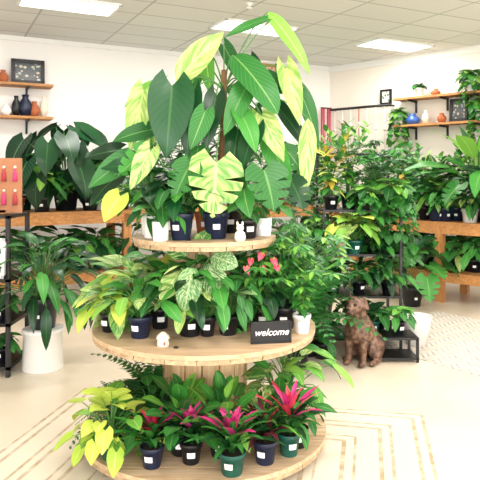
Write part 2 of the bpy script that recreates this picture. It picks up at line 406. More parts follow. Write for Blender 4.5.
# ------------------------------------------------------------ spool display
SC=Vector((-.2,3.4)); ZB,ZM,ZT=.1,.66,1.16
def disc(M,c,z0,z1,r,n,axis,mat):
    w_=2*r/n
    for i in range(n):
        y0=-r+i*w_+.002; y1=-r+(i+1)*w_-.002
        K=6
        ys=[y0+(y1-y0)*k/K for k in range(K+1)]
        e=[math.sqrt(max(0,r*r-y*y))+.002 for y in ys]
        pts=[(-a,y) for a,y in zip(e,ys)][::-1]+[(a,y) for a,y in zip(e,ys)]
        if axis: pts=[(y,-x) for x,y in pts]
        k=len(pts); vs=[Vector((c.x+x,c.y+y,z)) for z in(z0,z1) for x,y in pts]
        M.add(vs,[tuple(range(k))[::-1],tuple(range(k,2*k))]+[(j,(j+1)%k,k+(j+1)%k,k+j) for j in range(k)],mat,smooth=False)
sp=MB()
for z,r in((ZB,.68),(ZM,.62),(ZT,.40)):
    disc(sp,SC,z-.022,z,r,9 if r>.5 else 6,0,WD_pine); disc(sp,SC,z-.045,z-.023,r-.003,8 if r>.5 else 6,1,WD_piney)
box(sp,(SC.x-.3,SC.y,.027),(.08,.9,.054),WD_pine); box(sp,(SC.x+.3,SC.y,.027),(.08,.9,.054),WD_pine)
def drum(z0,z1,r,n):
    for i in range(n):
        a=2*math.pi*(i+.5)/n; wd=2*r*math.tan(math.pi/n)-.003
        box(sp,(SC.x+math.cos(a)*r,SC.y+math.sin(a)*r,(z0+z1)/2),(.022,wd,z1-z0),WD_pinez,a)
drum(ZB,ZM-.045,.225,16); drum(ZM,ZT-.045,.16,14)
for z,r in((ZM,.5),(ZT,.3)):
    for k in range(6):
        a=k*math.pi/3+.3; lathe(sp,(SC.x+math.cos(a)*r,SC.y+math.sin(a)*r,z),[(.014,0),(.014,.004),(.008,.008),(0,.008)],M_blk,8)
sp.finish('cable_spool_display',(SC.x,SC.y,0))

# ------------------------------------------------------------ hero plant top tier
cam=Vector((0,-1,.35))
def hero(M,root,specs,rs=.005):
    for (bx,by,tx,ty,w_,d0,d1,kind,mat) in specs:
        b=W(bx,by,d0); t=W(tx,ty,d1); wd=w_*d0/F
        mid=(root+b)/2+Vector((0,0,.12)); 
        tube(M,curve3(root+(b-root)*0.02,mid,b,7),rs,rs*.7,M_stem,5)
        nn=cam+Vector((R.uniform(-.45,.45),0,R.uniform(-.1,.35)))
        leaf(M,b,t,wd,nn,kind,mat,.07,.14,rows=12,wav=.035)
M=MB(); p=Vector((-.13,3.22,ZT)); s=pot(M,p,.072,.14,M_navy)
ptop=W(224,70,3.3)
tube(M,[s,s.lerp(W(222,150,3.3),.5),W(222,150,3.3),W(224,110,3.3),ptop],.02,.016,M_moss,10)
r1=W(222,130,3.3)
hero(M,W(224,90,3.3),[(176,82,224,32,28,3.2,3.25,'lance',L_varl),(276,17,222,40,12,3.3,3.2,'lance',L_mid),(268,12,310,74,17,3.3,3.2,'lance',L_bright),
 (234,56,278,114,34,3.3,3.15,'oval',L_green),(172,86,166,158,46,3.15,3.1,'heart',L_dark),(192,94,187,160,24,3.2,3.15,'heart',L_dark),
 (286,68,300,126,22,3.35,3.3,'heart',L_varl),(308,118,304,198,18,3.3,3.25,'lance',L_varl),(300,92,318,150,18,3.4,3.35,'heart',L_mid),(262,116,284,162,24,3.25,3.15,'heart',L_varl),
 (246,88,224,136,24,3.25,3.15,'heart',L_mid),(206,52,212,96,18,3.4,3.4,'heart',L_bright),(224,46,242,86,16,3.45,3.4,'heart',L_mid),
 (216,96,206,150,22,3.22,3.15,'heart',L_dark),(256,128,242,172,24,3.2,3.12,'heart',L_dark),(278,90,306,88,16,3.4,3.4,'heart',L_green),
 (270,140,292,190,24,3.25,3.2,'heart',L_green),(238,130,232,180,22,3.25,3.15,'heart',L_dark),(198,148,190,196,24,3.2,3.1,'heart',L_mid),
 (280,110,316,168,18,3.45,3.4,'heart',L_dark),(196,66,186,106,18,3.5,3.45,'heart',L_mid),(250,60,262,100,20,3.5,3.5,'heart',L_dark)])
hero(M,r1,[(216,162,212,218,56,3.08,3.0,'monstera',L_varl),(240,112,256,154,24,3.2,3.1,'heart',L_green),(205,112,190,150,22,3.12,3.1,'heart',L_green),
 (276,72,298,100,20,3.4,3.4,'heart',L_mid)])
M.finish('potted_climbing_philodendron',p)
M=MB(); p=Vector((.04,3.24,ZT)); s=pot(M,p,.06,.1,M_black)
hero(M,s,[(264,170,274,212,46,3.08,3.0,'monstera',L_mid),(290,180,304,212,30,3.2,3.1,'monstera',L_dark),(244,190,250,218,22,3.1,3.05,'heart',L_green),(286,150,304,176,22,3.3,3.25,'monstera',L_mid)])
rosette(M,s,12,.14,.1,.07,'heart',[L_green,L_mid]); M.finish('potted_monstera',p)
M=MB(); p=Vector((-.31,3.16,ZT)); s=pot(M,p,.068,.14,M_navy)
rosette(M,s,26,.2,.15,.085,'heart',[L_green,L_dark,L_dark,L_mid],el=(20,85)); hero(M,s,[(150,150,130,190,22,3.1,3,'heart',L_varl),(190,165,174,200,32,3.05,3.,'monstera',L_mid)]); M.finish('potted_elephant_ear',p)
M=MB(); p=Vector((-.47,3.25,ZT)); s=pot(M,p,.055,.12,M_white,style='cyl')
hero(M,s,[(128,158,88,188,24,3.2,3.15,'heart',L_mid),(144,92,130,152,26,3.25,3.2,'heart',L_varl),(152,86,124,108,15,3.3,3.25,'heart',L_bright),(120,196,104,222,26,3.1,3.05,'heart',L_lime),(140,168,100,168,22,3.2,3.15,'heart',L_dark),(120,150,84,158,18,3.3,3.25,'heart',L_dark),
 (118,176,90,206,24,3.25,3.2,'heart',L_dark),(150,130,112,142,20,3.2,3.15,'heart',L_mid),(156,110,146,160,24,3.25,3.2,'heart',L_varg),(150,150,118,176,28,3.15,3.1,'monstera',L_green)])
rosette(M,s,24,.24,.16,.085,'heart',[L_dark,L_mid,L_dark,L_green]); M.finish('potted_anthurium_vine',p)
def T(name,x,y,z,fn,r=.06,h=.12,mat=None,style='nursery',label=True): return potted(name,Vector((x,y,z)),fn,r,h,mat,style,label)
T('potted_peace_lily',-.51,3.42,ZT,lambda M,s:rosette(M,s,24,.22,.2,.08,'lance',[L_mid,L_green]),.055,.12,M_white,'cyl')
T('potted_peace_lily',-.41,3.1,ZT,lambda M,s:rosette(M,s,14,.12,.13,.06,'lance',[L_dark,L_green]),.045,.1,M_white,'cyl')
T('potted_peperomia',.13,3.37,ZT,lambda M,s:rosette(M,s,22,.14,.1,.06,'oval',[L_green,L_mid]),.05,.1,M_white,'cyl')
T('potted_ficus',-.05,3.55,ZT,lambda M,s:cane(M,s,9,.66,18,.14,.06,'lance',[L_green,L_dark,L_mid],lean=.35),.07,.14)
T('potted_croton',-.2,3.42,ZT,lambda M,s:cane(M,s,5,.42,12,.15,.05,'lance',[L_green,L_burg,L_mid]),.06,.13,M_terra)
T('potted_dracaena',-.35,3.6,ZT,lambda M,s:cane(M,s,6,.66,18,.22,.05,'strap',[L_mid,L_dark,L_green],lean=.35),.07,.14)
M=MB(); p=Vector((.0,3.06,ZT)); lathe(M,p,[(0,0),(.022,0),(.03,.02),(.026,.045),(.014,.055)],M_cream,14); ball(M,p+Vector((0,0,.07)),.02,M_cream)
for sx in(-1,1): ball(M,p+Vector((sx*.013,0,.092)),(.006,.005,.012),M_cream)
M.finish('bunny_figurine',p)

# ------------------------------------------------------------ mid tier
def on(px,py,z): v=S(px,py,z); return v
p=on(110,331,ZM); potted('potted_pothos',p,lambda M,s:(rosette(M,s,26,.14,.13,.08,'heart',[L_varl,L_lime,L_varg,L_bright],el=(10,80)),),.055,.1)
p=on(140,337,ZM); potted('potted_calathea',p,lambda M,s:(rosette(M,s,36,.21,.15,.06,'oval',[L_bright,L_varl,L_varg,L_green],el=(25,85),pitch=(-35,25))),.062,.11,M_navy)
p=on(190,335,ZM)
def dief(M,s):
    hero(M,s,[(192,268,184,312,26,3.05,3.0,'oval',L_speck),(208,264,224,306,26,3.1,3.0,'oval',L_speck),(182,268,160,300,22,3.1,3.0,'oval',L_varl),(186,256,166,240,22,3.15,3.15,'oval',L_varg),(212,256,238,266,22,3.1,3.05,'oval',L_speck),(198,252,208,230,20,3.15,3.2,'oval',L_varg)])
    rosette(M,s,16,.19,.13,.06,'oval',[L_varg,L_varl,L_speck])
potted('potted_dieffenbachia',p,dief,.068,.115)
p=on(228,334,ZM); potted('potted_aglaonema',p,lambda M,s:rosette(M,s,26,.17,.15,.055,'lance',[L_varg,L_mid,L_speck],el=(30,85)),.06,.1)
def anth(M,s):
    rosette(M,s,26,.17,.12,.07,'heart',[L_dark,L_mid],el=(20,80))
    for (x,y) in((251,262),(262,257),(273,262),(262,270),(276,268),(246,270)):
        q=W(x,y,3.1+R.uniform(-.05,.08)); tube(M,curve3(s,(s+q)/2+Vector((0,0,.05)),q),.002,.002,M_stem)
        leaf(M,q+Vector((0,0,.015)),q+Vector((R.uniform(-.02,.02),-.03,-.018)),.034,Vector((0,-1,.6)),'heart',L_coral,.1,rows=6)
        tube(M,[q+Vector((0,-.01,.01)),q+Vector((.005,-.03,.025))],.003,.002,M_spad)
p=on(262,327,ZM); potted('potted_anthurium',p,anth,.065,.11)
p=Vector((.24,3.3,ZM)); potted('potted_schefflera',p,lambda M,s:palmate(M,s,50,.38,.085,.025,[L_green,L_bright,L_mid]),.075,.12,M_black)
p=Vector((.3,3.5,ZM)); potted('potted_money_tree',p,lambda M,s:palmate(M,s,50,.47,.095,.03,[L_green,L_mid,L_bright]),.07,.13)
p=Vector((.33,3.2,ZM)); potted('potted_ficus',p,lambda M,s:cane(M,s,8,.3,16,.07,.035,'lance',[L_green,L_mid,L_bright],lean=.5),.05,.1,M_white)
p=Vector((.05,3.55,ZM)); potted('potted_parlor_palm',p,lambda M,s:fern(M,s,30,.45,[L_green,L_mid],pin=.2),.07,.12)
p=Vector((-.64,3.42,ZM)); potted('potted_pothos',p,lambda M,s:(rosette(M,s,30,.22,.17,.1,'heart',[L_varl,L_lime,L_varl,L_bright,L_varg],el=(15,80)),vine(M,s,6,.15,.08,[L_varl,L_bright])),.07,.12,M_white,'cyl')
p=Vector((-.42,3.66,ZM)); potted('potted_peace_lily',p,lambda M,s:rosette(M,s,36,.3,.2,.08,'lance',[L_green,L_mid]),.07,.13)
p=Vector((-.44,3.3,ZM)); potted('potted_syngonium',p,lambda M,s:rosette(M,s,30,.26,.17,.085,'arrow',[L_bright,L_varl,L_lime,L_green]),.055,.11)
p=Vector((-.02,3.26,ZM)); potted('potted_nerve_plant',p,lambda M,s:rosette(M,s,40,.25,.13,.05,'lance',[L_mid,L_green,L_dark]),.05,.1)
p=Vector((-.28,3.16,ZM)); potted('potted_prayer_plant',p,lambda M,s:rosette(M,s,40,.27,.14,.055,'lance',[L_mid,L_green,L_dark]),.05,.1)
p=Vector((-.17,3.14,ZM)); potted('potted_philodendron',p,lambda M,s:rosette(M,s,34,.28,.13,.07,'heart',[L_mid,L_green,L_dark]),.045,.1)
M=MB(); p=on(163,346,ZM); lathe(M,p,[(0,0),(.03,0),(.032,.01),(.026,.035),(.02,.04)],M_cream,16); lathe(M,p+Vector((0,0,.038)),[(.034,0),(.03,.012),(.012,.03),(0,.034)],M_cream,16); ball(M,p+Vector((.01,-.028,.018)),(.006,.004,.01),M_terra); M.finish('mushroom_figurine',p)
M_sign=plain('chalkboard','15161a',.6); 
M=MB(); p=on(271,343,ZM); box(M,p+Vector((0,0,.055)),(.2,.014,.105),M_sign)
for sx,sz,a,b_ in((0,.003,.206,.006),(0,.107,.206,.006),(.1,.055,.006,.11),(-.1,.055,.006,.11)): box(M,p+Vector((sx,-.002,sz)),(a,.02,b_),M_blk)
box(M,p+Vector((0,.03,.02)),(.05,.05,.006),M_blk)
sg=M.finish('welcome_sign',p)
tx=bpy.data.curves.new('lettering','FONT'); tx.body='welcome'; tx.size=.048; tx.shear=.35; tx.extrude=.001; tx.align_x='CENTER'; tx.align_y='CENTER'; tx.materials.append(M_label)
to=bpy.data.objects.new('lettering',tx); bpy.context.scene.collection.objects.link(to); to.parent=sg; to.location=(0,-.0085,.055); to.rotation_euler=(math.pi/2,0,0)
sg.rotation_euler=(0,0,rad(10))

# ------------------------------------------------------------ bottom tier
def B_(name,px,py,fn,r=.065,h=.12,mat=None): return potted(name,on(px,py,ZB),fn,r,h,mat)
GB=[L_mid,L_dark,L_green]
B_('potted_golden_pothos',112,458,lambda M,s:(rosette(M,s,34,.21,.105,.08,'heart',[L_lime,L_lime,L_lime,L_bright],el=(0,88)),vine(M,s,7,.08,.08,[L_lime,L_bright],.06)),.062,.11,M_teal)
B_('potted_bromeliad',152,466,lambda M,s:bromeliad(M,s,30,.24,.042,GB,[L_red,L_pink],14,pl=.65),.058,.1,M_navy)
B_('potted_bromeliad',191,462,lambda M,s:bromeliad(M,s,30,.24,.04,GB,[L_pink],14,pl=.7,pw=1.05),.055,.1,M_black)
B_('potted_bromeliad',232,473,lambda M,s:bromeliad(M,s,30,.25,.042,GB,[L_pink],16,pl=.72,pw=1.1),.066,.105,M_teal)
B_('potted_bromeliad',265,462,lambda M,s:bromeliad(M,s,30,.24,.036,[L_dark,L_burg,L_mid],[L_burg,L_red],10),.06,.11,M_navy)
B_('potted_bromeliad',289,454,lambda M,s:bromeliad(M,s,26,.25,.04,GB,[L_red,L_coral,L_pink],16,pl=.95),.058,.11,M_teal)
T('potted_aglaonema',.2,3.3,ZB,lambda M,s:rosette(M,s,36,.22,.16,.06,'lance',[L_varg,L_bright,L_green]),.07,.12)
T('potted_chinese_evergreen',.3,3.1,ZB,lambda M,s:rosette(M,s,24,.16,.12,.05,'lance',[L_green,L_mid]),.055,.1)
T('potted_rubber_plant',-.3,3.02,ZB,lambda M,s:rosette(M,s,32,.18,.13,.07,'oval',[L_mid,L_green,L_bright],el=(20,88),pitch=(-30,70)),.06,.11)
T('potted_philodendron',-.1,3.0,ZB,lambda M,s:rosette(M,s,32,.18,.13,.065,'oval',[L_mid,L_green,L_bright],el=(20,88),pitch=(-30,70)),.06,.11)
T('potted_fern',-.5,3.35,ZB,lambda M,s:fern(M,s,40,.42,[L_fern,L_mid]),.07,.13)
T('potted_fern',-.64,3.22,ZB,lambda M,s:fern(M,s,24,.28,[L_fern]),.055,.1)
T('potted_spider_plant',.12,3.03,ZB,lambda M,s:bromeliad(M,s,36,.27,.024,[L_bright,L_green,L_varl],[L_bright],5),.05,.1)
T('potted_calathea',-.45,3.1,ZB,lambda M,s:rosette(M,s,30,.19,.15,.06,'lance',[L_dark,L_mid,L_green]),.055,.1)
T('potted_aglaonema',.28,3.5,ZB,lambda M,s:rosette(M,s,34,.3,.17,.065,'lance',[L_varl,L_bright,L_green]),.07,.12)

# ------------------------------------------------------------ benches
def bench(name,p,u,length,depth,zt,zl,nlegs=4):
    M=MB(); a=math.atan2(u.y,u.x); back=Vector((-u.y,u.x))
    if back.y<0: back=-back
    def P(s,t,z): q=p+u*s+back*t; return Vector((q.x,q.y,z))
    for k in range(4): box(M,P(length/2,depth*(k+.5)/4,zt-.02),(length,depth/4-.005,.04),WD_bench,a)
    box(M,P(length/2,.02,zt-.09),(length,.04,.1),WD_bench,a); box(M,P(length/2,depth-.02,zt-.09),(length,.04,.1),WD_bench,a)
    for k in range(4): box(M,P(length/2,depth*(k+.5)/4,zl-.012),(length,depth/4-.01,.024),WD_bench,a)
    box(M,P(length/2,.02,zl-.07),(length,.04,.09),WD_bench,a); box(M,P(length/2,depth-.02,zl-.07),(length,.04,.09),WD_bench,a)
    for i in range(nlegs):
        s=.05+(length-.1)*i/(nlegs-1)
        for t in(.045,depth-.045): box(M,P(s,t,(zt-.04)/2),(.09,.09,zt-.04),WD_benchz,a)
    M.finish(name,P(0,0,0)); return P
bp=Vector((-1.95,6.5))-uL*2.2
LB=bench('plant_bench',bp,uL,5.9,.8,1.1,.42,5)
uT=Vector((.73,-.683)); rp=Vector((1.45,7.9))
RB=bench('plant_table',rp,uT,3.6,.8,.95,.36,4)
def lb(px,t=.3):
    k=(px-240)/F
    back=Vector((-uL.y,uL.x)); q=bp+back*t
    return (k*q.y-q.x)/(uL.x-k*uL.y)
def rb(px,t=.3):
    k=(px-240)/F; back=Vector((.683,.73)); q=rp+back*t
    return (k*q.y-q.x)/(uT.x-k*uT.y)
G=[L_green,L_mid,L_bright]; D=[L_dark,L_mid]
def big(M,s):
    rosette(M,s,30,.66,.38,.27,'heart',[L_deep,L_deep,L_dark],el=(15,85),pitch=(-75,-35),rs=.007)
    rosette(M,s,10,.3,.36,.24,'heart',[L_deep,L_dark],el=(20,70),pitch=(-75,-45),rs=.007)
potted('potted_anthurium_clarinervium',LB(lb(66,.3),.3,1.1),big,.15,.24,M_black)
def gen(k):
    return [('potted_philodendron',lambda M,s:rosette(M,s,28,.28,.2,.11,'heart',G)),
    ('potted_dracaena',lambda M,s:cane(M,s,5,.55,18,.28,.045,'strap',[L_mid,L_green,L_varl])),
    ('potted_peace_lily',lambda M,s:rosette(M,s,34,.3,.26,.09,'lance',[L_dark,L_mid,L_green])),
    ('potted_fern',lambda M,s:fern(M,s,34,.45,[L_fern,L_green])),
    ('potted_ficus',lambda M,s:cane(M,s,9,.75,18,.12,.06,'oval',G)),
    ('potted_aglaonema',lambda M,s:rosette(M,s,30,.2,.2,.08,'lance',[L_varl,L_varg,L_green,L_mid])),
    ('potted_monstera',lambda M,s:rosette(M,s,17,.45,.28,.24,'monstera',[L_mid,L_dark,L_green])),
    ('potted_pothos',lambda M,s:(rosette(M,s,24,.15,.13,.1,'heart',[L_bright,L_lime,L_green]),vine(M,s,9,.35,.1,[L_bright,L_green],.1))),
    ('potted_croton',lambda M,s:cane(M,s,6,.4,12,.18,.06,'lance',[L_green,L_yel,L_burg,L_mid])),
    ('potted_snake_plant',lambda M,s:rosette(M,s,16,.01,.5,.06,'strap',[L_mid,L_dark],el=(75,88),pitch=(65,88),jit=.05)),
    ('potted_schefflera',lambda M,s:palmate(M,s,36,.55,.14,.045,[L_green,L_mid,L_bright]))][k%11]
pm=[M_black,M_navy,M_black,M_teal,M_white,M_black,M_terra]
def put(P,s,t,z,k,r=.1,h=.16,mat=None):
    n,fn=gen(k); potted(n,P(s,t,z),fn,r,h,mat or pm[(k*3+int(s*7))%7],'nursery')
for i,(px,t,k) in enumerate([(-8,.25,2),(16,.25,5),(24,.6,6),(98,.25,0),(104,.6,10),(122,.3,3),(140,.5,4),(160,.3,4),(185,.5,2),(215,.4,6),(245,.4,4),(268,.3,1),(284,.4,4),(296,.2,2),(310,.45,4),(318,.15,5),(330,.4,3),(42,.12,0),(90,.12,2),(304,.6,10),(262,.6,3),(116,.1,5),(320,.6,4)]):
    put(LB,lb(px,t),t,1.1,k)
for px,k in((-5,2),(20,2),(62,2),(78,0),(95,2),(112,5),(128,2),(300,2),(280,5),(320,0)): put(LB,lb(px,.25),.25,.42,k,.1,.15)
for px,t,k in ((362,.3,2),(372,.3,4),(386,.6,6),(394,.2,8),(404,.3,2),(412,.5,4),(424,.2,2),(436,.55,6),(444,.15,0),(456,.3,2),(470,.15,5),(484,.5,1),(492,.2,2),(466,.65,10),(404,.65,4),(380,.2,7),(430,.3,1),(418,.6,10),(448,.6,4),(476,.6,4),(436,.1,5),(488,.1,6)):
    put(RB,rb(px,t),t,.95,k)
for px,k in((388,5),(400,2),(415,2),(430,5),(446,2),(459,5),(474,2),(490,0)): put(RB,rb(px,.3),.3,.36,k,.11,.15,M_black)
def banana(M,s):
    rosette(M,s,16,.6,.6,.2,'lance',[L_bright,L_green,L_mid,L_varl],el=(45,88),pitch=(-30,65),rs=.01)
potted('potted_bird_of_paradise',RB(rb(476,.3),.32,.95),banana,.12,.2,M_black)
for px,d,k in((412,6.9,6),(300,6.2,2),(322,6.4,4)):
    v=W(px,HY,d); n,fn=gen(k); potted(n,Vector((v.x,v.y,0)),fn,.13,.22,M_black)

# ------------------------------------------------------------ tiered stand right of the spool
x0,x1,y0,y1=.72,1.38,5.15,5.6
M=MB()
for x in(x0,x1):
    box(M,(x,y0,.6),(.022,.022,1.2),M_blk); box(M,(x,y1,.85),(.022,.022,1.7),M_blk)
for z in(.1,.46,.82,1.2): box(M,((x0+x1)/2,(y0+y1)/2,z-.009),(x1-x0+.02,y1-y0+.02,.018),M_blk)
box(M,((x0+x1)/2,y1,1.69),(x1-x0,.022,.022),M_blk)
M.finish('metal_plant_stand',(x0,y0,0))
def st(name,x,y,z,fn,r=.07,h=.12,mat=None): potted(name,Vector((x,y,z)),fn,r,h,mat)
st('potted_croton',.8,5.28,1.2,lambda M,s:cane(M,s,6,.45,12,.16,.06,'lance',[L_yel,L_green,L_lime,L_mid]),.07,.12)
st('potted_ficus',.98,5.4,1.2,lambda M,s:cane(M,s,10,.65,20,.09,.045,'oval',G,lean=.35),.08,.14)
st('potted_schefflera',1.25,5.4,1.2,lambda M,s:palmate(M,s,48,.5,.1,.035,[L_green,L_mid,L_dark]),.08,.13)
st('potted_pothos',1.34,5.22,1.2,lambda M,s:(rosette(M,s,24,.13,.12,.08,'heart',G),vine(M,s,16,.55,.1,[L_mid,L_green],.08)),.07,.12)
st('potted_pothos',1.08,5.2,1.2,lambda M,s:(rosette(M,s,20,.1,.1,.07,'heart',G),vine(M,s,9,.3,.09,[L_green,L_mid],.07)),.06,.11)
st('potted_syngonium',.98,5.18,.82,lambda M,s:rosette(M,s,30,.22,.15,.11,'heart',[L_lime,L_bright,L_bright,L_varl]),.075,.12,M_teal)
st('potted_calathea',.76,5.26,.82,lambda M,s:rosette(M,s,34,.2,.16,.07,'oval',[L_green,L_mid,L_bright]),.06,.11)
st('potted_dracaena',1.25,5.3,.82,lambda M,s:(cane(M,s,6,.28,14,.16,.045,'lance',[L_dark,L_green,L_mid]),vine(M,s,12,.35,.09,[L_mid,L_dark],.08)),.07,.11)
st('potted_peperomia',1.12,5.45,.82,lambda M,s:rosette(M,s,30,.2,.16,.07,'oval',D),.06,.11)
st('potted_fern',.82,5.3,.46,lambda M,s:fern(M,s,40,.32,[L_fern]),.07,.11)
st('potted_peace_lily',1.05,5.3,.46,lambda M,s:rosette(M,s,36,.17,.17,.06,'lance',D),.07,.11)
st('potted_aglaonema',1.3,5.25,.46,lambda M,s:rosette(M,s,30,.15,.16,.06,'lance',[L_dark,L_green,L_mid]),.07,.11)
st('potted_monstera',1.0,5.3,.1,lambda M,s:rosette(M,s,12,.18,.16,.14,'monstera',D),.07,.11)
st('potted_peace_lily',1.28,5.3,.1,lambda M,s:rosette(M,s,26,.12,.16,.06,'lance',D),.07,.11)
st('potted_ficus',.56,5.0,0,lambda M,s:(cane(M,s,12,.95,26,.1,.05,'lance',G,lean=.25)),.1,.18)
st('potted_ficus',.62,5.5,0,lambda M,s:(cane(M,s,12,1.4,32,.1,.05,'lance',[L_mid,L_green,L_dark],lean=.2)),.1,.18)
st('potted_palm',.45,4.7,0,lambda M,s:(fern(M,s,28,.85,[L_fern,L_mid],el=(40,85),pin=.16)),.1,.18)
st('potted_calathea',.68,4.92,0,lambda M,s:rosette(M,s,26,.2,.16,.07,'oval',[L_dark,L_mid,L_speck]),.08,.13)
M=MB(); box(M,(1.2,4.92,.19),(.46,.26,.02),M_blk)
for x in(.98,1.42):
    for y in(4.8,5.04): box(M,(x,y,.095),(.02,.02,.19),M_blk)
box(M,(1.2,4.92,.03),(.46,.26,.015),M_blk); M.finish('low_black_shelf',(1.2,4.92,0))
st('potted_monstera',1.1,4.95,.2,lambda M,s:rosette(M,s,12,.1,.12,.1,'heart',D),.055,.1,M_teal)
st('potted_pothos',1.3,4.92,.2,lambda M,s:rosette(M,s,24,.12,.1,.06,'heart',G),.055,.1)
M=MB(); lathe(M,(1.56,5.3,0),[(0,0),(.09,0),(.13,.25),(.135,.26),(.12,.26),(.11,.2),(0,.2)],M_white); M.finish('white_planter',(1.56,5.3,0))

# ------------------------------------------------------------ dog statue
M_dog=plain('bronze_resin','4e3528',0.42,scale=30,bump=0.7,col2='836350')
M_dogd=plain('dark_resin','1c110c',0.2)
M=MB()
def caps(a,b,r0,r1,n=7):
    a=Vector(a);b=Vector(b)
    for i in range(n+1):
        t=i/n; ball(M,a.lerp(b,t),r0+(r1-r0)*t,M_dog,12,8)
caps((-.1,0,.14),(.05,0,.31),.115,.1); caps((.05,0,.31),(.09,0,.42),.09,.066); ball(M,(.085,0,.27),(.085,.085,.11),M_dog)
ball(M,(.115,0,.475),(.078,.072,.07),M_dog); ball(M,(.155,0,.505),(.03,.045,.022),M_dog)
caps((.15,0,.455),(.205,0,.45),.046,.038,4); ball(M,(.19,0,.428),(.035,.034,.02),M_dog)
for s in(-1,1):
    ball(M,(-.08,s*.085,.12),(.115,.055,.11),M_dog); caps((-.02,s*.105,.08),(-.07,s*.11,.03),.045,.03,4)
    caps((-.07,s*.11,.025),(.05,s*.115,.022),.026,.024,5); ball(M,(.06,s*.115,.022),(.034,.028,.022),M_dog)
    caps((.09,s*.06,.28),(.11,s*.062,.15),.048,.034,5); caps((.11,s*.062,.15),(.115,s*.062,.03),.032,.026,5)
    ball(M,(.135,s*.062,.022),(.042,.03,.023),M_dog)
    ball(M,(.095,s*.076,.485),(.03,.014,.045),M_dog); caps((.085,s*.06,.53),(.1,s*.09,.46),.016,.02,3)
    ball(M,(.205,s*.025,.435),(.022,.016,.022),M_dog)
caps((-.19,0,.07),(-.25,.06,.02),.026,.018,4); caps((-.25,.06,.02),(-.22,.16,.018),.018,.012,4)
dog=M.finish('dog_statue',(0,0,0)); rm=dog.modifiers.new('r','REMESH'); rm.mode='VOXEL'; rm.voxel_size=.007; rm.use_smooth_shade=True
sm=dog.modifiers.new('s','SMOOTH'); sm.iterations=2; sm.factor=.5
M=MB(); 
for s in(-1,1): ball(M,(.180,s*.032,.492),.012,M_dogd)
ball(M,(.243,0,.462),(.012,.018,.012),M_dogd)
tube(M,[Vector((.235,-.03,.43)),Vector((.246,0,.437)),Vector((.235,.03,.43))],.003,.003,M_dogd)
e=M.finish('eyes_and_nose'); e.parent=dog
dv=S(361,362,0); dog.location=(dv.x+.01,dv.y+.0,.0); dog.rotation_euler=(0,0,rad(-128))

# ------------------------------------------------------------ left foreground group
bx=S(43,368,0)
M=MB(); lathe(M,bx,[(0,0),(.155,0),(.157,.01),(.145,.28),(.155,.29),(.155,.31),(.14,.315),(0,.315)],M_white,32); M.finish('white_bucket_stool',bx)
def bigdark(M,s):
    rosette(M,s,80,.4,.28,.075,'lance',[L_dark,L_mid,L_dark,L_green],el=(0,88),pitch=(-75,20),rs=.005,bend=.12)
potted('potted_peace_lily',Vector((bx.x,bx.y,.315)),bigdark,.125,.24,M_black)
M=MB(); sx0,sx1,sy0,sy1=-2.35,-1.72,4.45,4.85
for x in(sx0,sx1):
    for y in(sy0,sy1): box(M,(x,y,.6),(.03,.03,1.2),M_blk)
for z in(.08,.4,.73,1.2): box(M,((sx0+sx1)/2,(sy0+sy1)/2,z-.012),(sx1-sx0+.03,sy1-sy0+.03,.024),M_blk)
M.finish('black_shelf_unit',(sx0,sy0,0))
for x,y,z in((-1.83,4.58,.08),(-2.1,4.65,.08),(-1.82,4.58,.4),(-2.1,4.65,.4),(-2.15,4.65,.73)):
    potted('potted_philodendron',Vector((x,y,z)),(lambda M,s:rosette(M,s,26,.1,.13,.06,'lance' if z>.2 else 'heart',[L_mid,L_dark,L_green])),.06,.1)
def frame(name,c,w_,h_,rz,fm,art,tilt=0,lw=.025):
    M=MB(); box(M,(0,0,0),(w_,.012,h_),art)
    box(M,(0,-.004,h_/2),(w_+lw,.03,lw),fm);box(M,(0,-.004,-h_/2),(w_+lw,.03,lw),fm);box(M,(w_/2,-.004,0),(lw,.03,h_+lw),fm);box(M,(-w_/2,-.004,0),(lw,.03,h_+lw),fm)
    o=M.finish(name); o.location=c; o.rotation_euler=(tilt,0,rz); return o
def artmat(name,bg,c2,c3,scale=6):
    m,nt,b=newmat(name); tc=N(nt,'ShaderNodeTexCoord'); vo=N(nt,'ShaderNodeTexVoronoi'); vo.inputs['Scale'].default_value=scale
    nt.links.new(tc.outputs['Generated'],vo.inputs['Vector']); nz=N(nt,'ShaderNodeTexNoise'); nz.inputs['Scale'].default_value=scale; nt.links.new(tc.outputs['Generated'],nz.inputs['Vector'])
    f=math_(nt,'GREATER_THAN',.38,vo.outputs[0]); g=math_(nt,'GREATER_THAN',nz.outputs[0],.52)
    c=mixc(nt,f,hx(bg),mixc(nt,g,hx(c2),hx(c3))); nt.links.new(c,b.inputs['Base Color']); b.inputs['Roughness'].default_value=.3; return m
AR1=artmat('art_botanical','f0eee8','6b8a6a','3c5a48',4); AR2=artmat('art_floral','d8b6a0','a84a4a','5a6a3a',6); AR3=artmat('art_dark','2a3436','8fa2a0','c9b090',7)
frame('framed_print',(-1.81,4.42,.885),.14,.27,0,M_white,AR1,rad(-6))
M=MB(); box(M,(-1.93,4.62,1.42),(.5,.02,.42),plain('display_board','b97f5c',.8)); box(M,(-1.95,4.66,1.215),(.3,.1,.03),WD_bench)
for i in range(6):
    for j in range(2):
        x=-2.15+i*.085; z=1.56-j*.18; mt=M_pinkp if (i+j)%2 else M_redp
        ball(M,(x,4.6,z),.012,M_cream,8,6); lathe(M,(x,4.598,z-.11),[(0,0),(.02,0),(.016,.06),(.006,.095),(0,.1)],mt,8)
M.finish('earring_display_board',(-1.95,4.62,1.2))

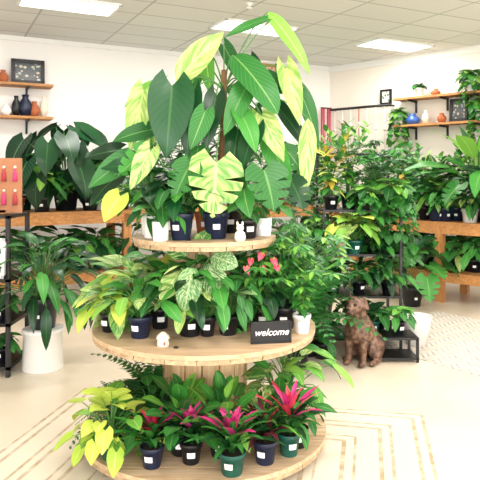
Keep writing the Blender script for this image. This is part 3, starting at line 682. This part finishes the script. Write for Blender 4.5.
# ------------------------------------------------------------ wall things
def onwall(o,u,px,z,off=.02):
    k=(px-240)/F; s=(k*o.y-o.x)/(u.x-k*u.y); q=o+u*s
    n=Vector((-u.y,u.x)); 
    if n.y>0: n=-n
    q=q+n*off; return Vector((q.x,q.y,z))
aL=math.atan2(uL.y,uL.x); aR=math.atan2(uR.y,uR.x)
def zat(v,py): return EYE-(py-HY)*v.y/F
def shelf(name,o,u,px0,px1,py,depth=.28,brk=2):
    a=onwall(o,u,px0,0,depth/2); b_=onwall(o,u,px1,0,depth/2); m_=(a+b_)/2; z=zat(m_,py); L=(b_-a).length
    M=MB(); ang=math.atan2(u.y,u.x); box(M,(m_.x,m_.y,z),(L,depth,.03),WD_bench,ang)
    for i in range(brk):
        q=a.lerp(b_,(i+.5)/brk); box(M,(q.x,q.y,z-.03),(.02,depth,.03),M_blk,ang)
        n=Vector((-u.y,u.x)); n=-n if n.y>0 else n
        box(M,(q.x-n.x*(depth/2-.02),q.y-n.y*(depth/2-.02),z-.1),(.025,.02,.2),M_blk,ang)
    M.finish(name,(m_.x,m_.y,z)); return z+.016
z1=shelf('wall_shelf',A,uL,-50,50,84); z2=shelf('wall_shelf',A,uL,-50,50,117)
v=onwall(A,uL,27,0,.1); frame('framed_picture',(v.x,v.y,z1+.165),.36,.27,aL,M_blk,AR3,rad(-4),.05)
def vase(name,p,r,h,mat):
    M=MB(); lathe(M,p,[(0,0),(r*.6,0),(r,h*.35),(r*.9,h*.6),(r*.4,h*.85),(r*.5,h),(r*.42,h),(r*.35,h*.85)],mat,20); M.finish(name,p)
for px,zz,r,h,mt in((2,z1,.07,.16,M_terra),(-10,z1,.06,.2,M_black),(5,z2,.07,.15,M_white),(15,z2,.06,.26,M_black),(24,z2,.09,.28,M_navy),(33,z2,.07,.2,M_terra),(42,z2,.05,.28,M_cream)):
    v=onwall(A,uL,px,zz,.14); vase('decorative_vase',v,r,h,mt)
v=onwall(A,uL,264,0,.03); frame('floral_wall_picture',(v.x,v.y,zat(v,76)),.42,.34,aL,WD_bench,AR2,0,.05)
q0=onwall(B,uR,336,0,.15); q1=onwall(B,uR,394,0,.15); zr=zat(q0,110)
M=MB(); a_=Vector((q0.x,q0.y,zr)); b_=Vector((q1.x,q1.y,zr)); tube(M,[a_,b_],.02,.02,M_blk,8)
nR=Vector((-uR.y,uR.x)); nR=-nR if nR.y>0 else nR
for q in(a_,b_): tube(M,[q,q-Vector((nR.x,nR.y,0))*.14],.015,.015,M_blk,8)
cols=[M_cream,M_white,M_cream,M_terra,M_white,M_cream]
for i in range(7):
    q=a_.lerp(b_,(i+.5)/7); l=R.uniform(.5,1.0); tube(M,[q,q+Vector((0,0,-l*.6)),q+Vector((.01,0,-l))],.009,.008,cols[i%6],5); ball(M,q+Vector((0,0,-l*.4)),.028,cols[(i+2)%6],8,6)
M.finish('hanging_beaded_cords',a_)
cols=[M_redp,M_pinkp,M_cream]
M=MB(); q0=onwall(A,uL,317,0,.12); zz=zat(q0,108)
q1=onwall(A,uL,327,0,.12); a2=Vector((q0.x,q0.y,zz)); b2=Vector((q1.x,q1.y,zz)); tube(M,[a2,b2],.015,.015,M_blk,8)
for i in range(5):
    q=a2.lerp(b2,(i+.3)/5); tube(M,[q,q+Vector((0,0,-.9-.2*(i%2)))],.016,.011,cols[i%3],5)
M.finish('macrame_hanging',a2)
z3=shelf('wall_shelf',B,uR,402,500,96,.28,3); z4=shelf('wall_shelf',B,uR,402,500,124,.28,3)
v=onwall(B,uR,387,0,.03); frame('framed_picture',(v.x,v.y,zat(v,97)),.16,.2,aR,M_blk,AR1,0,.03)
v=onwall(B,uR,462,z4,.1); frame('framed_picture',(v.x,v.y,z4+.17),.22,.28,aR,M_blk,AR3,rad(-4),.04)
v=onwall(B,uR,468,0,.03); frame('framed_picture',(v.x,v.y,zat(v,148)),.2,.26,aR,M_blk,AR1,0,.03)
for px,zz,r,h,mt in((417,z4,.11,.16,M_blue),(430,z4,.06,.2,M_cream),(446,z4,.07,.14,M_terra),(440,z3,.07,.1,M_terra)):
    vase('glazed_vase',onwall(B,uR,px,zz,.14),r,h,mt)
potted('trailing_ivy',onwall(B,uR,477,z3,.2),lambda M,s:(rosette(M,s,44,.14,.13,.1,'heart',G),vine(M,s,10,.3,.1,G,.06)),.1,.15,M_white)
potted('trailing_pothos',onwall(B,uR,405,z4,.2),lambda M,s:(rosette(M,s,26,.1,.11,.09,'heart',G),vine(M,s,12,.8,.11,G,.05)),.08,.14,M_white)
potted('trailing_philodendron',onwall(B,uR,486,z4,.2),lambda M,s:(rosette(M,s,26,.14,.16,.1,'heart',G),vine(M,s,10,.5,.11,G,.05)),.08,.14,M_white)
potted('trailing_hoya',onwall(B,uR,426,z3,.2),lambda M,s:(rosette(M,s,20,.07,.09,.07,'heart',D)),.07,.12,M_white)
wall('trim_1',B,P1,CE-.1,CE,M_trim,th=.03,off=-.03); wall('trim_2',P0,B,CE-.06,CE,M_trim,th=.03,off=-.03)

# ------------------------------------------------------------ camera
cd=bpy.data.cameras.new('camera'); co=bpy.data.objects.new('camera',cd); bpy.context.scene.collection.objects.link(co)
co.location=(0,0,EYE); co.rotation_euler=(math.pi/2,0,0); cd.sensor_width=36; cd.lens=F/480*36; cd.shift_y=-(240-HY)/480
bpy.context.scene.camera=co
vs_=bpy.context.scene.view_settings; vs_.view_transform='Standard'; vs_.exposure=0.32
